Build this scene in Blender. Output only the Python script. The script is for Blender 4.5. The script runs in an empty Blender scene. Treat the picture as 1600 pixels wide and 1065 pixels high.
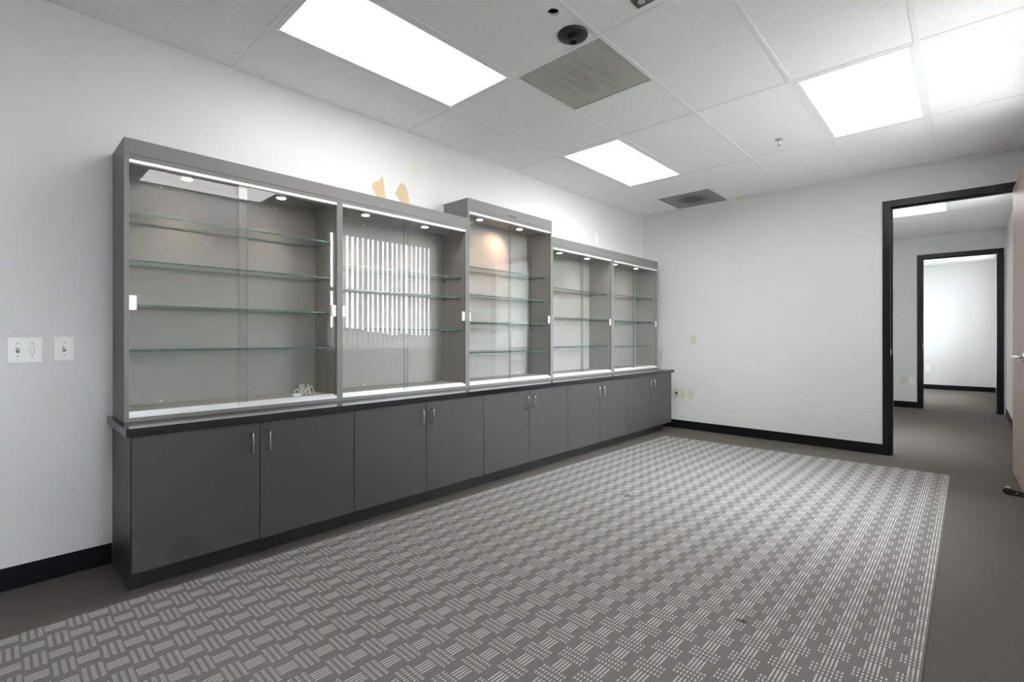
import bpy, bmesh, math, random
from mathutils import Vector, Matrix
from mathutils.geometry import tessellate_polygon
PI = math.pi
random.seed(7)
S = bpy.context.scene
COL = S.collection

# ------------------------------------------------------------------ camera, world, exposure
F_PX, CX, CY, YAW = 762.08, 800.0, 526.5, 0.7539
cd = bpy.data.cameras.new('camera')
cam = bpy.data.objects.new('camera', cd); COL.objects.link(cam)
cd.sensor_fit = 'HORIZONTAL'; cd.sensor_width = 36.0
cd.lens = F_PX / 1600 * 36.0
cd.shift_y = (CY - 532.5) / 1600
cd.clip_start = 0.02; cd.clip_end = 2000
cam.location = (3.1893, -5.9564, 1.1487)
cam.rotation_euler = (PI / 2, 0, YAW)
S.camera = cam

world = bpy.data.worlds.new('sky'); S.world = world; world.use_nodes = True
bg = world.node_tree.nodes['Background']
bg.inputs[0].default_value = (0.93, 0.97, 1.0, 1); bg.inputs[1].default_value = 20.0

LIGHT = 5.3          # radiance of the ceiling light lenses
PUCK = 4.0            # watts of the ordinary cabinet puck lights
S.view_settings.view_transform = 'Standard'; S.view_settings.look = 'None'
S.view_settings.gamma = 1.0; S.view_settings.use_curve_mapping = False
S.view_settings.exposure = 0.98
S.cycles.use_denoising = True
S.cycles.max_bounces = 14; S.cycles.diffuse_bounces = 10; S.cycles.glossy_bounces = 5
S.cycles.transparent_max_bounces = 24; S.cycles.transmission_bounces = 8
S.cycles.caustics_reflective = False; S.cycles.caustics_refractive = False
S.cycles.sample_clamp_indirect = 6.0

# ------------------------------------------------------------------ materials
def srgb(r, g, b):
    f = lambda c: (c / 255 / 12.92) if c / 255 <= 0.04045 else ((c / 255 + 0.055) / 1.055) ** 2.4
    return (f(r), f(g), f(b), 1)

class N:
    """small node-tree helper"""
    def __init__(s, name):
        s.m = bpy.data.materials.new(name); s.m.use_nodes = True
        s.t = s.m.node_tree; s.t.nodes.clear()
        s.out = s.t.nodes.new('ShaderNodeOutputMaterial')
    def n(s, typ, **kw):
        x = s.t.nodes.new(typ)
        for k, v in kw.items(): setattr(x, k, v)
        return x
    def l(s, a, b): s.t.links.new(a, b)
    def val(s, sock, v):
        if hasattr(v, 'is_output'): s.l(v, sock)
        else: sock.default_value = v
    def math(s, op, a, b=None, c=None, clamp=False):
        x = s.n('ShaderNodeMath', operation=op); x.use_clamp = clamp
        s.val(x.inputs[0], a)
        if b is not None: s.val(x.inputs[1], b)
        if c is not None: s.val(x.inputs[2], c)
        return x.outputs[0]
    def mix(s, f, a, b):
        x = s.n('ShaderNodeMix', data_type='RGBA')
        s.val(x.inputs[0], f); s.val(x.inputs[6], a); s.val(x.inputs[7], b)
        return x.outputs[2]
    def ramp(s, f, p0, p1):
        x = s.n('ShaderNodeMapRange'); x.inputs[1].default_value = p0; x.inputs[2].default_value = p1
        s.val(x.inputs[0], f); return x.outputs[0]
    def noise(s, vec, scale, detail=2, rough=0.5):
        x = s.n('ShaderNodeTexNoise'); x.inputs['Scale'].default_value = scale
        x.inputs['Detail'].default_value = detail; x.inputs['Roughness'].default_value = rough
        if vec is not None: s.l(vec, x.inputs['Vector'])
        return x.outputs[0]
    def pos(s): return s.n('ShaderNodeNewGeometry').outputs['Position']
    def obj(s): return s.n('ShaderNodeTexCoord').outputs['Object']
    def bump(s, h, strength, dist):
        x = s.n('ShaderNodeBump'); x.inputs['Strength'].default_value = strength
        x.inputs['Distance'].default_value = dist; s.l(h, x.inputs['Height']); return x.outputs[0]
    def bsdf(s, color, rough=0.5, metal=0.0, spec=0.5, normal=None, coat=0.0):
        p = s.n('ShaderNodeBsdfPrincipled')
        s.val(p.inputs['Base Color'], color); s.val(p.inputs['Roughness'], rough)
        p.inputs['Metallic'].default_value = metal; p.inputs['Specular IOR Level'].default_value = spec
        p.inputs['Coat Weight'].default_value = coat
        if normal is not None: s.l(normal, p.inputs['Normal'])
        s.l(p.outputs[0], s.out.inputs[0]); return p

def plain(name, color, rough=0.5, metal=0.0, spec=0.5, var=0.04, scale=30, bump=0.0, bscale=200, coat=0.0):
    """a flat finish with a little procedural variation"""
    k = N(name); p = k.pos()
    nz = k.noise(p, scale, 3)
    c2 = tuple(max(0, c * (1 - var * 2)) for c in color[:3]) + (1,)
    c1 = tuple(min(1, c * (1 + var)) for c in color[:3]) + (1,)
    nm = k.bump(k.noise(p, bscale, 2), bump, 0.002) if bump else None
    k.bsdf(k.mix(nz, c2, c1), rough, metal, spec, nm, coat)
    return k.m

M = {}
M['wall'] = plain('wall_paint', (0.735, 0.735, 0.737, 1), 0.62, spec=0.3, var=0.012, scale=3, bump=0.10, bscale=140)
M['black_base'] = plain('black_vinyl', (0.0045, 0.005, 0.006, 1), 0.5, spec=0.22, var=0.1)
M['black_frame'] = plain('black_painted_steel', (0.0045, 0.005, 0.0065, 1), 0.30, spec=0.3, var=0.1)
M['grid'] = plain('white_painted_grid', (0.84, 0.84, 0.835, 1), 0.5, spec=0.3, var=0.01)
M['laminate'] = plain('grey_laminate', (0.17, 0.165, 0.16, 1), 0.42, spec=0.5, var=0.02, scale=6)
M['laminate_in'] = plain('grey_laminate_inside', (0.36, 0.348, 0.332, 1), 0.5, spec=0.35, var=0.02, scale=6)
M['doors'] = plain('charcoal_laminate', (0.051, 0.050, 0.049, 1), 0.40, spec=0.5, var=0.02, scale=6)
M['toe'] = plain('dark_toe_kick', (0.016, 0.016, 0.0165, 1), 0.42, var=0.05)
M['top'] = plain('black_worktop_laminate', (0.007, 0.0075, 0.010, 1), 0.14, spec=0.75, var=0.05)
M['alu'] = plain('white_anodised_aluminium', (0.86, 0.87, 0.88, 1), 0.32, metal=0.25, var=0.01)
M['chrome'] = plain('satin_chrome', (0.75, 0.75, 0.75, 1), 0.22, metal=1.0, var=0.01)
M['steel_dark'] = plain('grey_steel_cover', (0.16, 0.16, 0.155, 1), 0.4, metal=0.6, var=0.05)
M['white_plastic'] = plain('white_plastic', (0.88, 0.88, 0.875, 1), 0.35, var=0.01)
M['ivory'] = plain('ivory_plastic', (0.66, 0.63, 0.53, 1), 0.4, var=0.01)
M['slot'] = plain('dark_slot', (0.03, 0.03, 0.03, 1), 0.6)
M['black_plastic'] = plain('black_plastic', (0.014, 0.015, 0.016, 1), 0.35, var=0.1)
M['rubber'] = plain('black_rubber', (0.010, 0.010, 0.010, 1), 0.6, var=0.1)
M['tan'] = plain('torn_drywall_paper', (0.64, 0.50, 0.32, 1), 0.85, spec=0.1, var=0.05, scale=60)
M['yellow_paper'] = plain('yellow_paper', (0.78, 0.70, 0.42, 1), 0.8, spec=0.1, var=0.08, scale=60)
M['cream_tape'] = plain('cream_tape', (0.80, 0.77, 0.55, 1), 0.6, var=0.05, scale=60)
M['spackle'] = plain('white_spackle', (0.83, 0.83, 0.83, 1), 0.8)
M['cable'] = plain('white_cable', (0.80, 0.78, 0.74, 1), 0.45)
M['hill'] = plain('dry_grass_hill', (0.10, 0.105, 0.075, 1), 0.95, spec=0.05, var=0.5, scale=0.15)
M['lot'] = plain('pale_concrete', (0.21, 0.205, 0.195, 1), 0.9, var=0.2, scale=0.3)
M['plenum'] = plain('dark_plenum', (0.02, 0.02, 0.02, 1), 0.9)

def m_floor():
    k = N('dark_carpet'); p = k.pos()
    a = k.noise(p, 420, 2, 0.7); b = k.noise(p, 2.2, 3); c = k.noise(p, 90, 2)
    col = k.mix(k.ramp(a, 0.3, 0.7), (0.062, 0.056, 0.050, 1), (0.150, 0.136, 0.122, 1))
    col = k.mix(k.math('MULTIPLY', k.ramp(b, 0.35, 0.7), 0.35), col, (0.115, 0.105, 0.096, 1))
    col = k.mix(k.math('MULTIPLY', k.ramp(c, 0.5, 0.8), 0.25), col, (0.07, 0.066, 0.062, 1))
    k.bsdf(col, 0.95, spec=0.12, normal=k.bump(a, 0.55, 0.004)); return k.m
M['floor'] = m_floor()

def m_tile():
    k = N('acoustic_tile'); p = k.pos(); c = k.noise(p, 9, 2)
    def flecks(scale, rad, keep):
        w = k.n('ShaderNodeVectorMath', operation='ADD')
        d = k.n('ShaderNodeTexNoise'); d.inputs['Scale'].default_value = scale * 1.7; k.l(p, d.inputs['Vector'])
        sc = k.n('ShaderNodeVectorMath', operation='SCALE'); k.l(d.outputs['Color'], sc.inputs[0]); sc.inputs['Scale'].default_value = 0.9 / scale
        k.l(p, w.inputs[0]); k.l(sc.outputs[0], w.inputs[1])
        v = k.n('ShaderNodeTexVoronoi'); v.inputs['Scale'].default_value = scale; k.l(w.outputs[0], v.inputs['Vector'])
        sx = k.n('ShaderNodeSeparateColor'); k.l(v.outputs['Color'], sx.inputs[0])
        r = k.math('MULTIPLY', sx.outputs[1], rad)
        return k.math('MULTIPLY', k.ramp(k.math('SUBTRACT', v.outputs['Distance'], r), 0.10, -0.02), k.math('GREATER_THAN', sx.outputs[0], 1 - keep))
    pin = k.math('MAXIMUM', flecks(130, 0.25, 0.42), k.math('MULTIPLY', flecks(260, 0.38, 0.62), 0.6))
    base = k.mix(c, (0.87, 0.87, 0.868, 1), (0.90, 0.90, 0.898, 1))
    col = k.mix(k.math('MULTIPLY', pin, 0.60), base, (0.42, 0.415, 0.40, 1))
    k.bsdf(col, 0.92, spec=0.1, normal=k.bump(k.math('SUBTRACT', 1.0, pin), 0.3, 0.002)); return k.m
M['tile'] = m_tile()

SCUFFS = [(2.516, -3.887, 0.040, 0.022), (1.385, -2.815, 0.035, 0.05)]
def m_rug():
    """woven basket pattern: cells of four long light yarns alternate with cells of three bars of short light dashes"""
    k = N('basketweave_carpet')
    uv = k.n('ShaderNodeUVMap').outputs[0]
    sx = k.n('ShaderNodeSeparateXYZ'); k.l(uv, sx.inputs[0])
    U, V = sx.outputs[0], sx.outputs[1]
    CU, CV = 0.1115, 0.0662           # cell across the yarn, cell along the yarn
    NP = 9.0                           # yarn pitches across a cell
    cu = k.math('DIVIDE', k.math('ADD', U, CU * 0.5 - 0.0255), CU)
    cv = k.math('DIVIDE', k.math('ADD', V, 0.0331), CV)
    iu, iv = k.math('FLOOR', cu), k.math('FLOOR', cv)
    fu, fv = k.math('SUBTRACT', cu, iu), k.math('SUBTRACT', cv, iv)
    par = k.math('MODULO', k.math('ADD', k.math('ADD', iu, iv), 4000.0), 2.0)   # 0: long yarns, 1: dashes
    y9 = k.math('MULTIPLY', fu, NP); iy = k.math('FLOOR', y9)
    fy = k.math('SUBTRACT', y9, iy)
    d = k.math('ABSOLUTE', k.math('SUBTRACT', fy, 0.5))
    def inside(x, lo, hi):
        return k.math('MULTIPLY', k.math('GREATER_THAN', x, lo), k.math('LESS_THAN', x, hi))
    wob = k.math('MULTIPLY', k.math('SUBTRACT', k.noise(uv, 260, 1), 0.5), 0.14)
    line = k.math('LESS_THAN', k.math('ADD', d, wob), 0.20)
    longs = k.math('MULTIPLY', k.math('MULTIPLY', line, inside(iy, 2.5, 6.5)), inside(fv, 0.04, 0.96))
    t = k.math('MULTIPLY', k.math('SUBTRACT', fv, 0.02), 3.0)
    ft = k.math('FRACT', t)
    dash = k.math('MULTIPLY', line, inside(ft, 0.22, 0.80))
    dash = k.math('MULTIPLY', dash, inside(iy, 0.5, 8.5))
    white = k.math('ADD', k.math('MULTIPLY', longs, k.math('SUBTRACT', 1.0, par)), k.math('MULTIPLY', dash, par))
    # grey ground: ribs at half the yarn pitch
    rib = k.math('SINE', k.math('MULTIPLY', y9, 4 * PI))
    rb = k.math('MULTIPLY_ADD', rib, 0.5, 0.5)
    nz = k.noise(uv, 900, 2, 0.7)
    g = k.mix(k.ramp(nz, 0.25, 0.75), (0.128, 0.123, 0.117, 1), (0.270, 0.259, 0.248, 1))
    g = k.mix(k.math('MULTIPLY', k.math('SUBTRACT', 1.0, rb), 0.62), g, (0.060, 0.058, 0.055, 1))
    wh = k.mix(k.noise(uv, 600, 1), (0.42, 0.405, 0.39, 1), (0.57, 0.555, 0.535, 1))
    col = k.mix(white, g, wh)
    # two small dark scuffs trodden into the pile
    P = k.n('ShaderNodeSeparateXYZ'); k.l(k.pos(), P.inputs[0])
    smear = None
    for sx_, sy_, rx_, ry_ in SCUFFS:
        a_ = k.math('DIVIDE', k.math('SUBTRACT', P.outputs[0], sx_), rx_); b_ = k.math('DIVIDE', k.math('SUBTRACT', P.outputs[1], sy_), ry_)
        rr_ = k.math('ADD', k.math('MULTIPLY', a_, a_), k.math('MULTIPLY', b_, b_))
        f_ = k.ramp(k.math('ADD', rr_, k.math('MULTIPLY', k.noise(uv, 120, 2), 1.2)), 1.15, 0.75)
        smear = f_ if smear is None else k.math('MAXIMUM', smear, f_)
    col = k.mix(k.math('MULTIPLY', smear, 0.8), col, (0.03, 0.03, 0.03, 1))
    h = k.math('ADD', k.math('MULTIPLY', rb, 0.5), white)
    k.bsdf(col, 0.9, spec=0.15, normal=k.bump(h, 0.35, 0.002)); return k.m
M['rug'] = m_rug()

def m_wood():
    k = N('grey_brown_veneer'); o = k.obj()
    mp = k.n('ShaderNodeMapping'); mp.inputs['Scale'].default_value = (40, 40, 1.6); k.l(o, mp.inputs[0])
    a = k.noise(mp.outputs[0], 1.0, 5, 0.65)
    mp2 = k.n('ShaderNodeMapping'); mp2.inputs['Scale'].default_value = (170, 170, 3); k.l(o, mp2.inputs[0])
    b = k.noise(mp2.outputs[0], 1.0, 3, 0.6)
    col = k.mix(k.ramp(a, 0.3, 0.7), (0.30, 0.225, 0.19, 1), (0.47, 0.375, 0.325, 1))
    col = k.mix(k.math('MULTIPLY', k.ramp(b, 0.5, 0.75), 0.45), col, (0.255, 0.19, 0.16, 1))
    k.bsdf(col, 0.45, spec=0.4); return k.m
M['wood'] = m_wood()

def m_glass(name, tint, ior=1.5):
    k = N(name)
    tr = k.n('ShaderNodeBsdfTransparent'); tr.inputs[0].default_value = tint
    gl = k.n('ShaderNodeBsdfGlossy'); gl.inputs['Roughness'].default_value = 0.0
    fr = k.n('ShaderNodeFresnel'); fr.inputs['IOR'].default_value = ior
    geo = k.n('ShaderNodeNewGeometry')
    # an air-side Fresnel on both faces of a thin pane
    fac = k.math('MULTIPLY', fr.outputs[0], k.math('SUBTRACT', 1.0, geo.outputs['Backfacing']))
    mx = k.n('ShaderNodeMixShader'); k.l(fac, mx.inputs[0])
    k.l(tr.outputs[0], mx.inputs[1]); k.l(gl.outputs[0], mx.inputs[2])
    k.l(mx.outputs[0], k.out.inputs[0]); return k.m
M['glass'] = m_glass('clear_sliding_glass', (0.964, 0.968, 0.968, 1), 1.62)
M['shelf_glass'] = m_glass('shelf_glass', (0.93, 0.955, 0.945, 1), 1.5)
M['window_glass'] = m_glass('window_glass', (0.97, 0.985, 0.985, 1), 1.45)

def m_slat():
    k = N('blind_fabric'); p = k.pos()
    c = k.mix(k.noise(p, 40, 2), (0.86, 0.86, 0.855, 1), (0.90, 0.90, 0.895, 1))
    d = k.n('ShaderNodeBsdfDiffuse'); t = k.n('ShaderNodeBsdfTranslucent'); k.l(c, d.inputs[0]); k.l(c, t.inputs[0])
    m = k.n('ShaderNodeMixShader'); m.inputs[0].default_value = 0.55
    k.l(d.outputs[0], m.inputs[1]); k.l(t.outputs[0], m.inputs[2]); k.l(m.outputs[0], k.out.inputs[0]); return k.m
M['slat'] = m_slat()

def m_edge():
    k = N('green_glass_edge'); p = k.pos()
    nz = k.noise(p, 25, 2)
    k.bsdf(k.mix(nz, (0.020, 0.075, 0.052, 1), (0.12, 0.26, 0.195, 1)), 0.15, spec=0.6); return k.m
M['edge'] = m_edge()

def m_emit(name, color, strength):
    k = N(name); e = k.n('ShaderNodeEmission'); e.inputs[0].default_value = color; e.inputs[1].default_value = strength
    k.l(e.outputs[0], k.out.inputs[0]); return k.m
M['lens'] = m_emit('light_lens', (1.0, 0.985, 0.955, 1), LIGHT)
M['puck_lens'] = m_emit('puck_lens', (1.0, 0.86, 0.70, 1), 14.0)
M['puck_lens_warm'] = m_emit('puck_lens_warm', (1.0, 0.72, 0.50, 1), 22.0)

def m_grille(name, base, dirt, cx, cy, rx, ry, amount, streak):
    """perforated sheet with dust of its own on it"""
    k = N(name); p = k.pos()
    sx = k.n('ShaderNodeSeparateXYZ'); k.l(p, sx.inputs[0])
    px = k.math('SINE', k.math('MULTIPLY', sx.outputs[0], 2 * PI / 0.0085))
    py = k.math('SINE', k.math('MULTIPLY', sx.outputs[1], 2 * PI / 0.0085))
    hole = k.ramp(k.math('MULTIPLY', px, py), 0.25, 0.5)
    dx = k.math('DIVIDE', k.math('SUBTRACT', sx.outputs[0], cx), rx)
    dy = k.math('DIVIDE', k.math('SUBTRACT', sx.outputs[1], cy), ry)
    r = k.math('SQRT', k.math('ADD', k.math('MULTIPLY', dx, dx), k.math('MULTIPLY', dy, dy)))
    n1 = k.noise(p, 14, 4, 0.65)
    blob = k.ramp(k.math('ADD', r, k.math('MULTIPLY', k.math('SUBTRACT', n1, 0.5), 0.8 if streak else 0.3)), 1.15, 0.45)
    if streak:
        mp = k.n('ShaderNodeMapping'); mp.inputs['Scale'].default_value = (26, 4, 1); k.l(p, mp.inputs[0])
        blob = k.math('MULTIPLY', blob, k.ramp(k.noise(mp.outputs[0], 1.0, 3), 0.36, 0.62))
    col = k.mix(k.math('MULTIPLY', blob, amount), base, dirt)
    col = k.mix(k.math('MULTIPLY', hole, 0.75), col, (0.05, 0.05, 0.048, 1))
    k.bsdf(col, 0.6, spec=0.3); return k.m

def m_door_stain():
    k = N('charcoal_laminate_stained'); p = k.pos()
    sx = k.n('ShaderNodeSeparateXYZ'); k.l(p, sx.inputs[0])
    dy = k.math('SUBTRACT', sx.outputs[1], -5.337); dz = k.math('SUBTRACT', sx.outputs[2], 0.150)
    r = k.math('SQRT', k.math('ADD', k.math('MULTIPLY', dy, dy), k.math('MULTIPLY', dz, dz)))
    n = k.noise(p, 20, 2)
    r = k.math('ADD', r, k.math('MULTIPLY', k.math('SUBTRACT', n, 0.5), 0.02))
    f = k.math('MULTIPLY', k.ramp(r, 0.068, 0.058), 0.55)
    k.bsdf(k.mix(f, (0.051, 0.050, 0.049, 1), (0.034, 0.032, 0.028, 1)), 0.40); return k.m
M['door_stain'] = m_door_stain()

# ------------------------------------------------------------------ mesh helpers
WL = {}      # world location of every object made here (no rotation kept)

def box(bm, x0, x1, y0, y1, z0, z1, mi=0, emi=None):
    """axis-aligned box; emi = (set of axes whose faces take another material, index)"""
    v = [bm.verts.new((x, y, z)) for x in (x0, x1) for y in (y0, y1) for z in (z0, z1)]
    fs = [(0, 1, 3, 2, 'x'), (4, 6, 7, 5, 'x'), (0, 4, 5, 1, 'y'), (2, 3, 7, 6, 'y'), (0, 2, 6, 4, 'z'), (1, 5, 7, 3, 'z')]
    for a, b, c, d, ax in fs:
        f = bm.faces.new((v[a], v[b], v[c], v[d]))
        f.material_index = emi[1] if emi and ax in emi[0] else mi
    return v

def bevel(bm, w, seg=2):
    es = [e for e in bm.edges if len(e.link_faces) == 2 and e.calc_face_angle(0) > 0.5]
    bmesh.ops.bevel(bm, geom=es, offset=w, segments=seg, affect='EDGES', profile=0.5, clamp_overlap=True)

def tube(bm, pts, r, n=8, close=True):
    pts = [Vector(p) for p in pts]; rings = []
    up = Vector((0.13, 0.31, 0.94)).normalized(); prev = None
    for i, p in enumerate(pts):
        t = (pts[min(i + 1, len(pts) - 1)] - pts[max(i - 1, 0)]).normalized()
        a = prev if prev is not None else up.cross(t)
        a = (a - t * a.dot(t))
        if a.length < 1e-6: a = t.orthogonal()
        a.normalize(); prev = a; b = t.cross(a)
        rings.append([bm.verts.new(p + (a * math.cos(2 * PI * k / n) + b * math.sin(2 * PI * k / n)) * r) for k in range(n)])
    for i in range(len(rings) - 1):
        for k in range(n):
            f = bm.faces.new((rings[i][k], rings[i][(k + 1) % n], rings[i + 1][(k + 1) % n], rings[i + 1][k])); f.smooth = True
    if close:
        bm.faces.new(list(reversed(rings[0]))); bm.faces.new(rings[-1])

def lathe(bm, prof, c, n=32, axis='z'):
    """profile [(r, h)] turned round an axis through c"""
    rings = []
    for r, h in prof:
        ring = []
        for k in range(n):
            a = 2 * PI * k / n; u, v = r * math.cos(a), r * math.sin(a)
            d = {'z': (u, v, h), 'x': (h, u, v), 'y': (u, h, v)}[axis]
            ring.append(bm.verts.new((c[0] + d[0], c[1] + d[1], c[2] + d[2])))
        rings.append(ring)
    for i in range(len(rings) - 1):
        for k in range(n):
            f = bm.faces.new((rings[i][k], rings[i][(k + 1) % n], rings[i + 1][(k + 1) % n], rings[i + 1][k]))
            f.smooth = True
    bm.faces.new(rings[0]); bm.faces.new(rings[-1])
    bmesh.ops.recalc_face_normals(bm, faces=bm.faces[:])

def poly_prism(bm, pts, axis, a, b):
    """extrude polygon pts (2-D) along an axis from a to b"""
    def P(p, t): return {'x': (t, p[0], p[1]), 'y': (p[0], t, p[1]), 'z': (p[0], p[1], t)}[axis]
    lo = [bm.verts.new(P(p, a)) for p in pts]; hi = [bm.verts.new(P(p, b)) for p in pts]
    bm.faces.new(lo); bm.faces.new(list(reversed(hi)))
    n = len(pts)
    for i in range(n): bm.faces.new((lo[i], hi[i], hi[(i + 1) % n], lo[(i + 1) % n]))
    bmesh.ops.recalc_face_normals(bm, faces=bm.faces[:])

def O(name, bm, mats, parent=None, origin=None, flat=True):
    """link bm (world coordinates) as one mesh object"""
    me = bpy.data.meshes.new(name)
    o = bpy.data.objects.new(name, me); COL.objects.link(o)
    pw = WL[parent] if parent else Vector((0, 0, 0))
    org = Vector(origin) if origin is not None else (pw if parent else Vector((0, 0, 0)))
    bmesh.ops.translate(bm, verts=bm.verts[:], vec=-org)
    bmesh.ops.recalc_face_normals(bm, faces=bm.faces[:])
    bm.to_mesh(me); bm.free()
    for m in (mats if isinstance(mats, (list, tuple)) else [mats]): me.materials.append(m)
    if parent: o.parent = parent
    o.location = org - pw; WL[o] = org
    return o

def B(name, mats, dims, parent=None, origin=None, bev=0.0, emi=None):
    bm = bmesh.new(); box(bm, *dims, emi=emi)
    if bev: bevel(bm, bev)
    return O(name, bm, mats, parent, origin)

def tag(o, label=None, cat=None, group=None, kind=None):
    if label: o['label'] = label
    if cat: o['category'] = cat
    if group: o['group'] = group
    if kind: o['kind'] = kind
    return o

def thing(name, loc, label, cat, group=None):
    o = bpy.data.objects.new(name, None); COL.objects.link(o); o.location = loc
    o.empty_display_size = 0.1; WL[o] = Vector(loc)
    return tag(o, label, cat, group)

def struct(o, label, cat):
    return tag(o, label, cat, kind='structure')

def dup(o, offset, parent=None, label=None, name=None):
    c = o.copy(); COL.objects.link(c)
    if parent is not None: c.parent = parent
    elif o.parent is not None: c.parent = o.parent
    c.location = Vector(o.location) + Vector(offset); WL[c] = WL[o] + Vector(offset)
    if label: c['label'] = label
    for ch in list(o.children):
        d = ch.copy(); COL.objects.link(d); d.parent = c; WL[d] = WL[ch] + Vector(offset)
    return c

# ------------------------------------------------------------------ setting: shell
H = 2.743; W = 3.58; YR = -9.30            # ceiling height, right wall, rear wall
Y1, Y2, Y3 = 4.28, 4.40, 8.30              # partition between hall and far office, far wall
XL = 1.00                                  # left wall of the rooms beyond
fl_bm = bmesh.new(); box(fl_bm, -0.15, W + 0.2, YR - 0.15, Y3 + 0.15, -0.10, 0.0)
struct(O('floor', fl_bm, M['floor']), 'dark grey brown carpeted floor running through all the rooms', 'floor')

def wall_with_holes(name, axis, a, b, u0, u1, z1, holes, label):
    """wall slab between a..b along axis, spanning u0..u1 and 0..z1, with rectangular holes (u,u,z,z)"""
    bm = bmesh.new()
    us = sorted({u0, u1, *[h[0] for h in holes], *[h[1] for h in holes]})
    for i in range(len(us) - 1):
        ua, ub = us[i], us[i + 1]; zs = [(0.0, z1)]
        for h in holes:
            if h[0] <= ua and h[1] >= ub:
                zs = [(0.0, h[2])] * (h[2] > 0) + [(h[3], z1)]
        for za, zb in zs:
            if axis == 'x': box(bm, a, b, ua, ub, za, zb)
            else: box(bm, ua, ub, a, b, za, zb)
    bmesh.ops.remove_doubles(bm, verts=bm.verts[:], dist=1e-5)
    seen = {}
    for f in bm.faces[:]:
        key = tuple(sorted(v.index for v in f.verts)) if False else tuple(sorted((round(v.co.x, 4), round(v.co.y, 4), round(v.co.z, 4)) for v in f.verts))
        seen.setdefault(key, []).append(f)
    dead = [f for fs in seen.values() if len(fs) > 1 for f in fs]
    bmesh.ops.delete(bm, geom=dead, context='FACES_ONLY')
    return struct(O(name, bm, M['wall']), label, 'wall')

ZT = 2.86
wl = wall_with_holes('wall_left', 'x', -0.15, 0.0, YR - 0.15, 0.0, ZT, [], 'pale grey painted wall behind the row of cabinets')
DX0, DX1, DZ = 2.617, 3.507, 2.421         # rough opening of both doorways
wall_with_holes('wall_back', 'y', 0.0, 0.12, -0.15, W, ZT, [(DX0, DX1, 0.0, DZ)], 'pale painted far wall with the black framed doorway')
WIN = [(-2.94, -1.10), (0.24, 1.95), (5.30, 7.90), (-6.15, -5.02)]  # last opening is added, out of view, as fill for the left wall
WZ0, WZ1 = 0.965, 2.615
wall_with_holes('wall_right', 'x', W, W + 0.20, YR - 0.15, Y3 + 0.15, ZT, [(a, b, WZ0, WZ1) for a, b in WIN], 'pale painted outer wall with the windows')
wall_with_holes('wall_rear', 'y', YR - 0.15, YR, 0.0, W, ZT, [], 'pale painted wall behind the camera')
wall_with_holes('wall_hall_left', 'x', XL - 0.12, XL, 0.12, Y3, ZT, [], 'pale painted left wall of the rooms beyond the doorway')
wall_with_holes('wall_hall_back', 'y', Y1, Y2, XL, W, ZT, [(DX0, DX1, 0.0, DZ)], 'pale painted wall seen through the doorway, with the second black doorway in it')
wall_with_holes('wall_office_back', 'y', Y3, Y3 + 0.15, XL, W, ZT, [], 'white wall at the end of the farthest room')

# torn paint and a spackle spot are parts of the left wall
def patch(name, pts, m, t=0.0012):
    bm = bmesh.new(); poly_prism(bm, pts, 'x', 0.0, t); return O(name, bm, m, wl)
patch('torn_patch', [(-3.967, 2.344), (-3.980, 2.337), (-3.992, 2.312), (-4.007, 2.300), (-4.014, 2.297), (-4.040, 2.284), (-4.056, 2.262), (-4.052, 2.235), (-4.020, 2.196), (-4.000, 2.100), (-3.930, 2.100), (-3.944, 2.200)], M['tan'])['label'] = 'tan torn patch, left of the two above the cabinets'
patch('torn_patch', [(-3.806, 2.336), (-3.826, 2.305), (-3.858, 2.244), (-3.822, 2.196), (-3.80, 2.10), (-3.720, 2.10), (-3.730, 2.200), (-3.745, 2.265), (-3.768, 2.328), (-3.782, 2.324)], M['tan'])['label'] = 'tan torn patch, right of the two above the cabinets'
patch('torn_patch', [(-3.724, 2.512), (-3.706, 2.514), (-3.694, 2.488), (-3.668, 2.456), (-3.684, 2.444), (-3.702, 2.466)], M['yellow_paper'])['label'] = 'small yellow torn strip above the two tan patches'
patch('spackle_spot', [(-1.17, 2.34), (-1.13, 2.37), (-1.09, 2.36), (-1.07, 2.30), (-1.09, 2.24), (-1.12, 2.22), (-1.15, 2.28)], M['spackle'], 0.0008)
patch('spackle_spot', [(-1.90, 2.44), (-1.86, 2.45), (-1.85, 2.42), (-1.88, 2.41)], M['spackle'], 0.0008)

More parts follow.
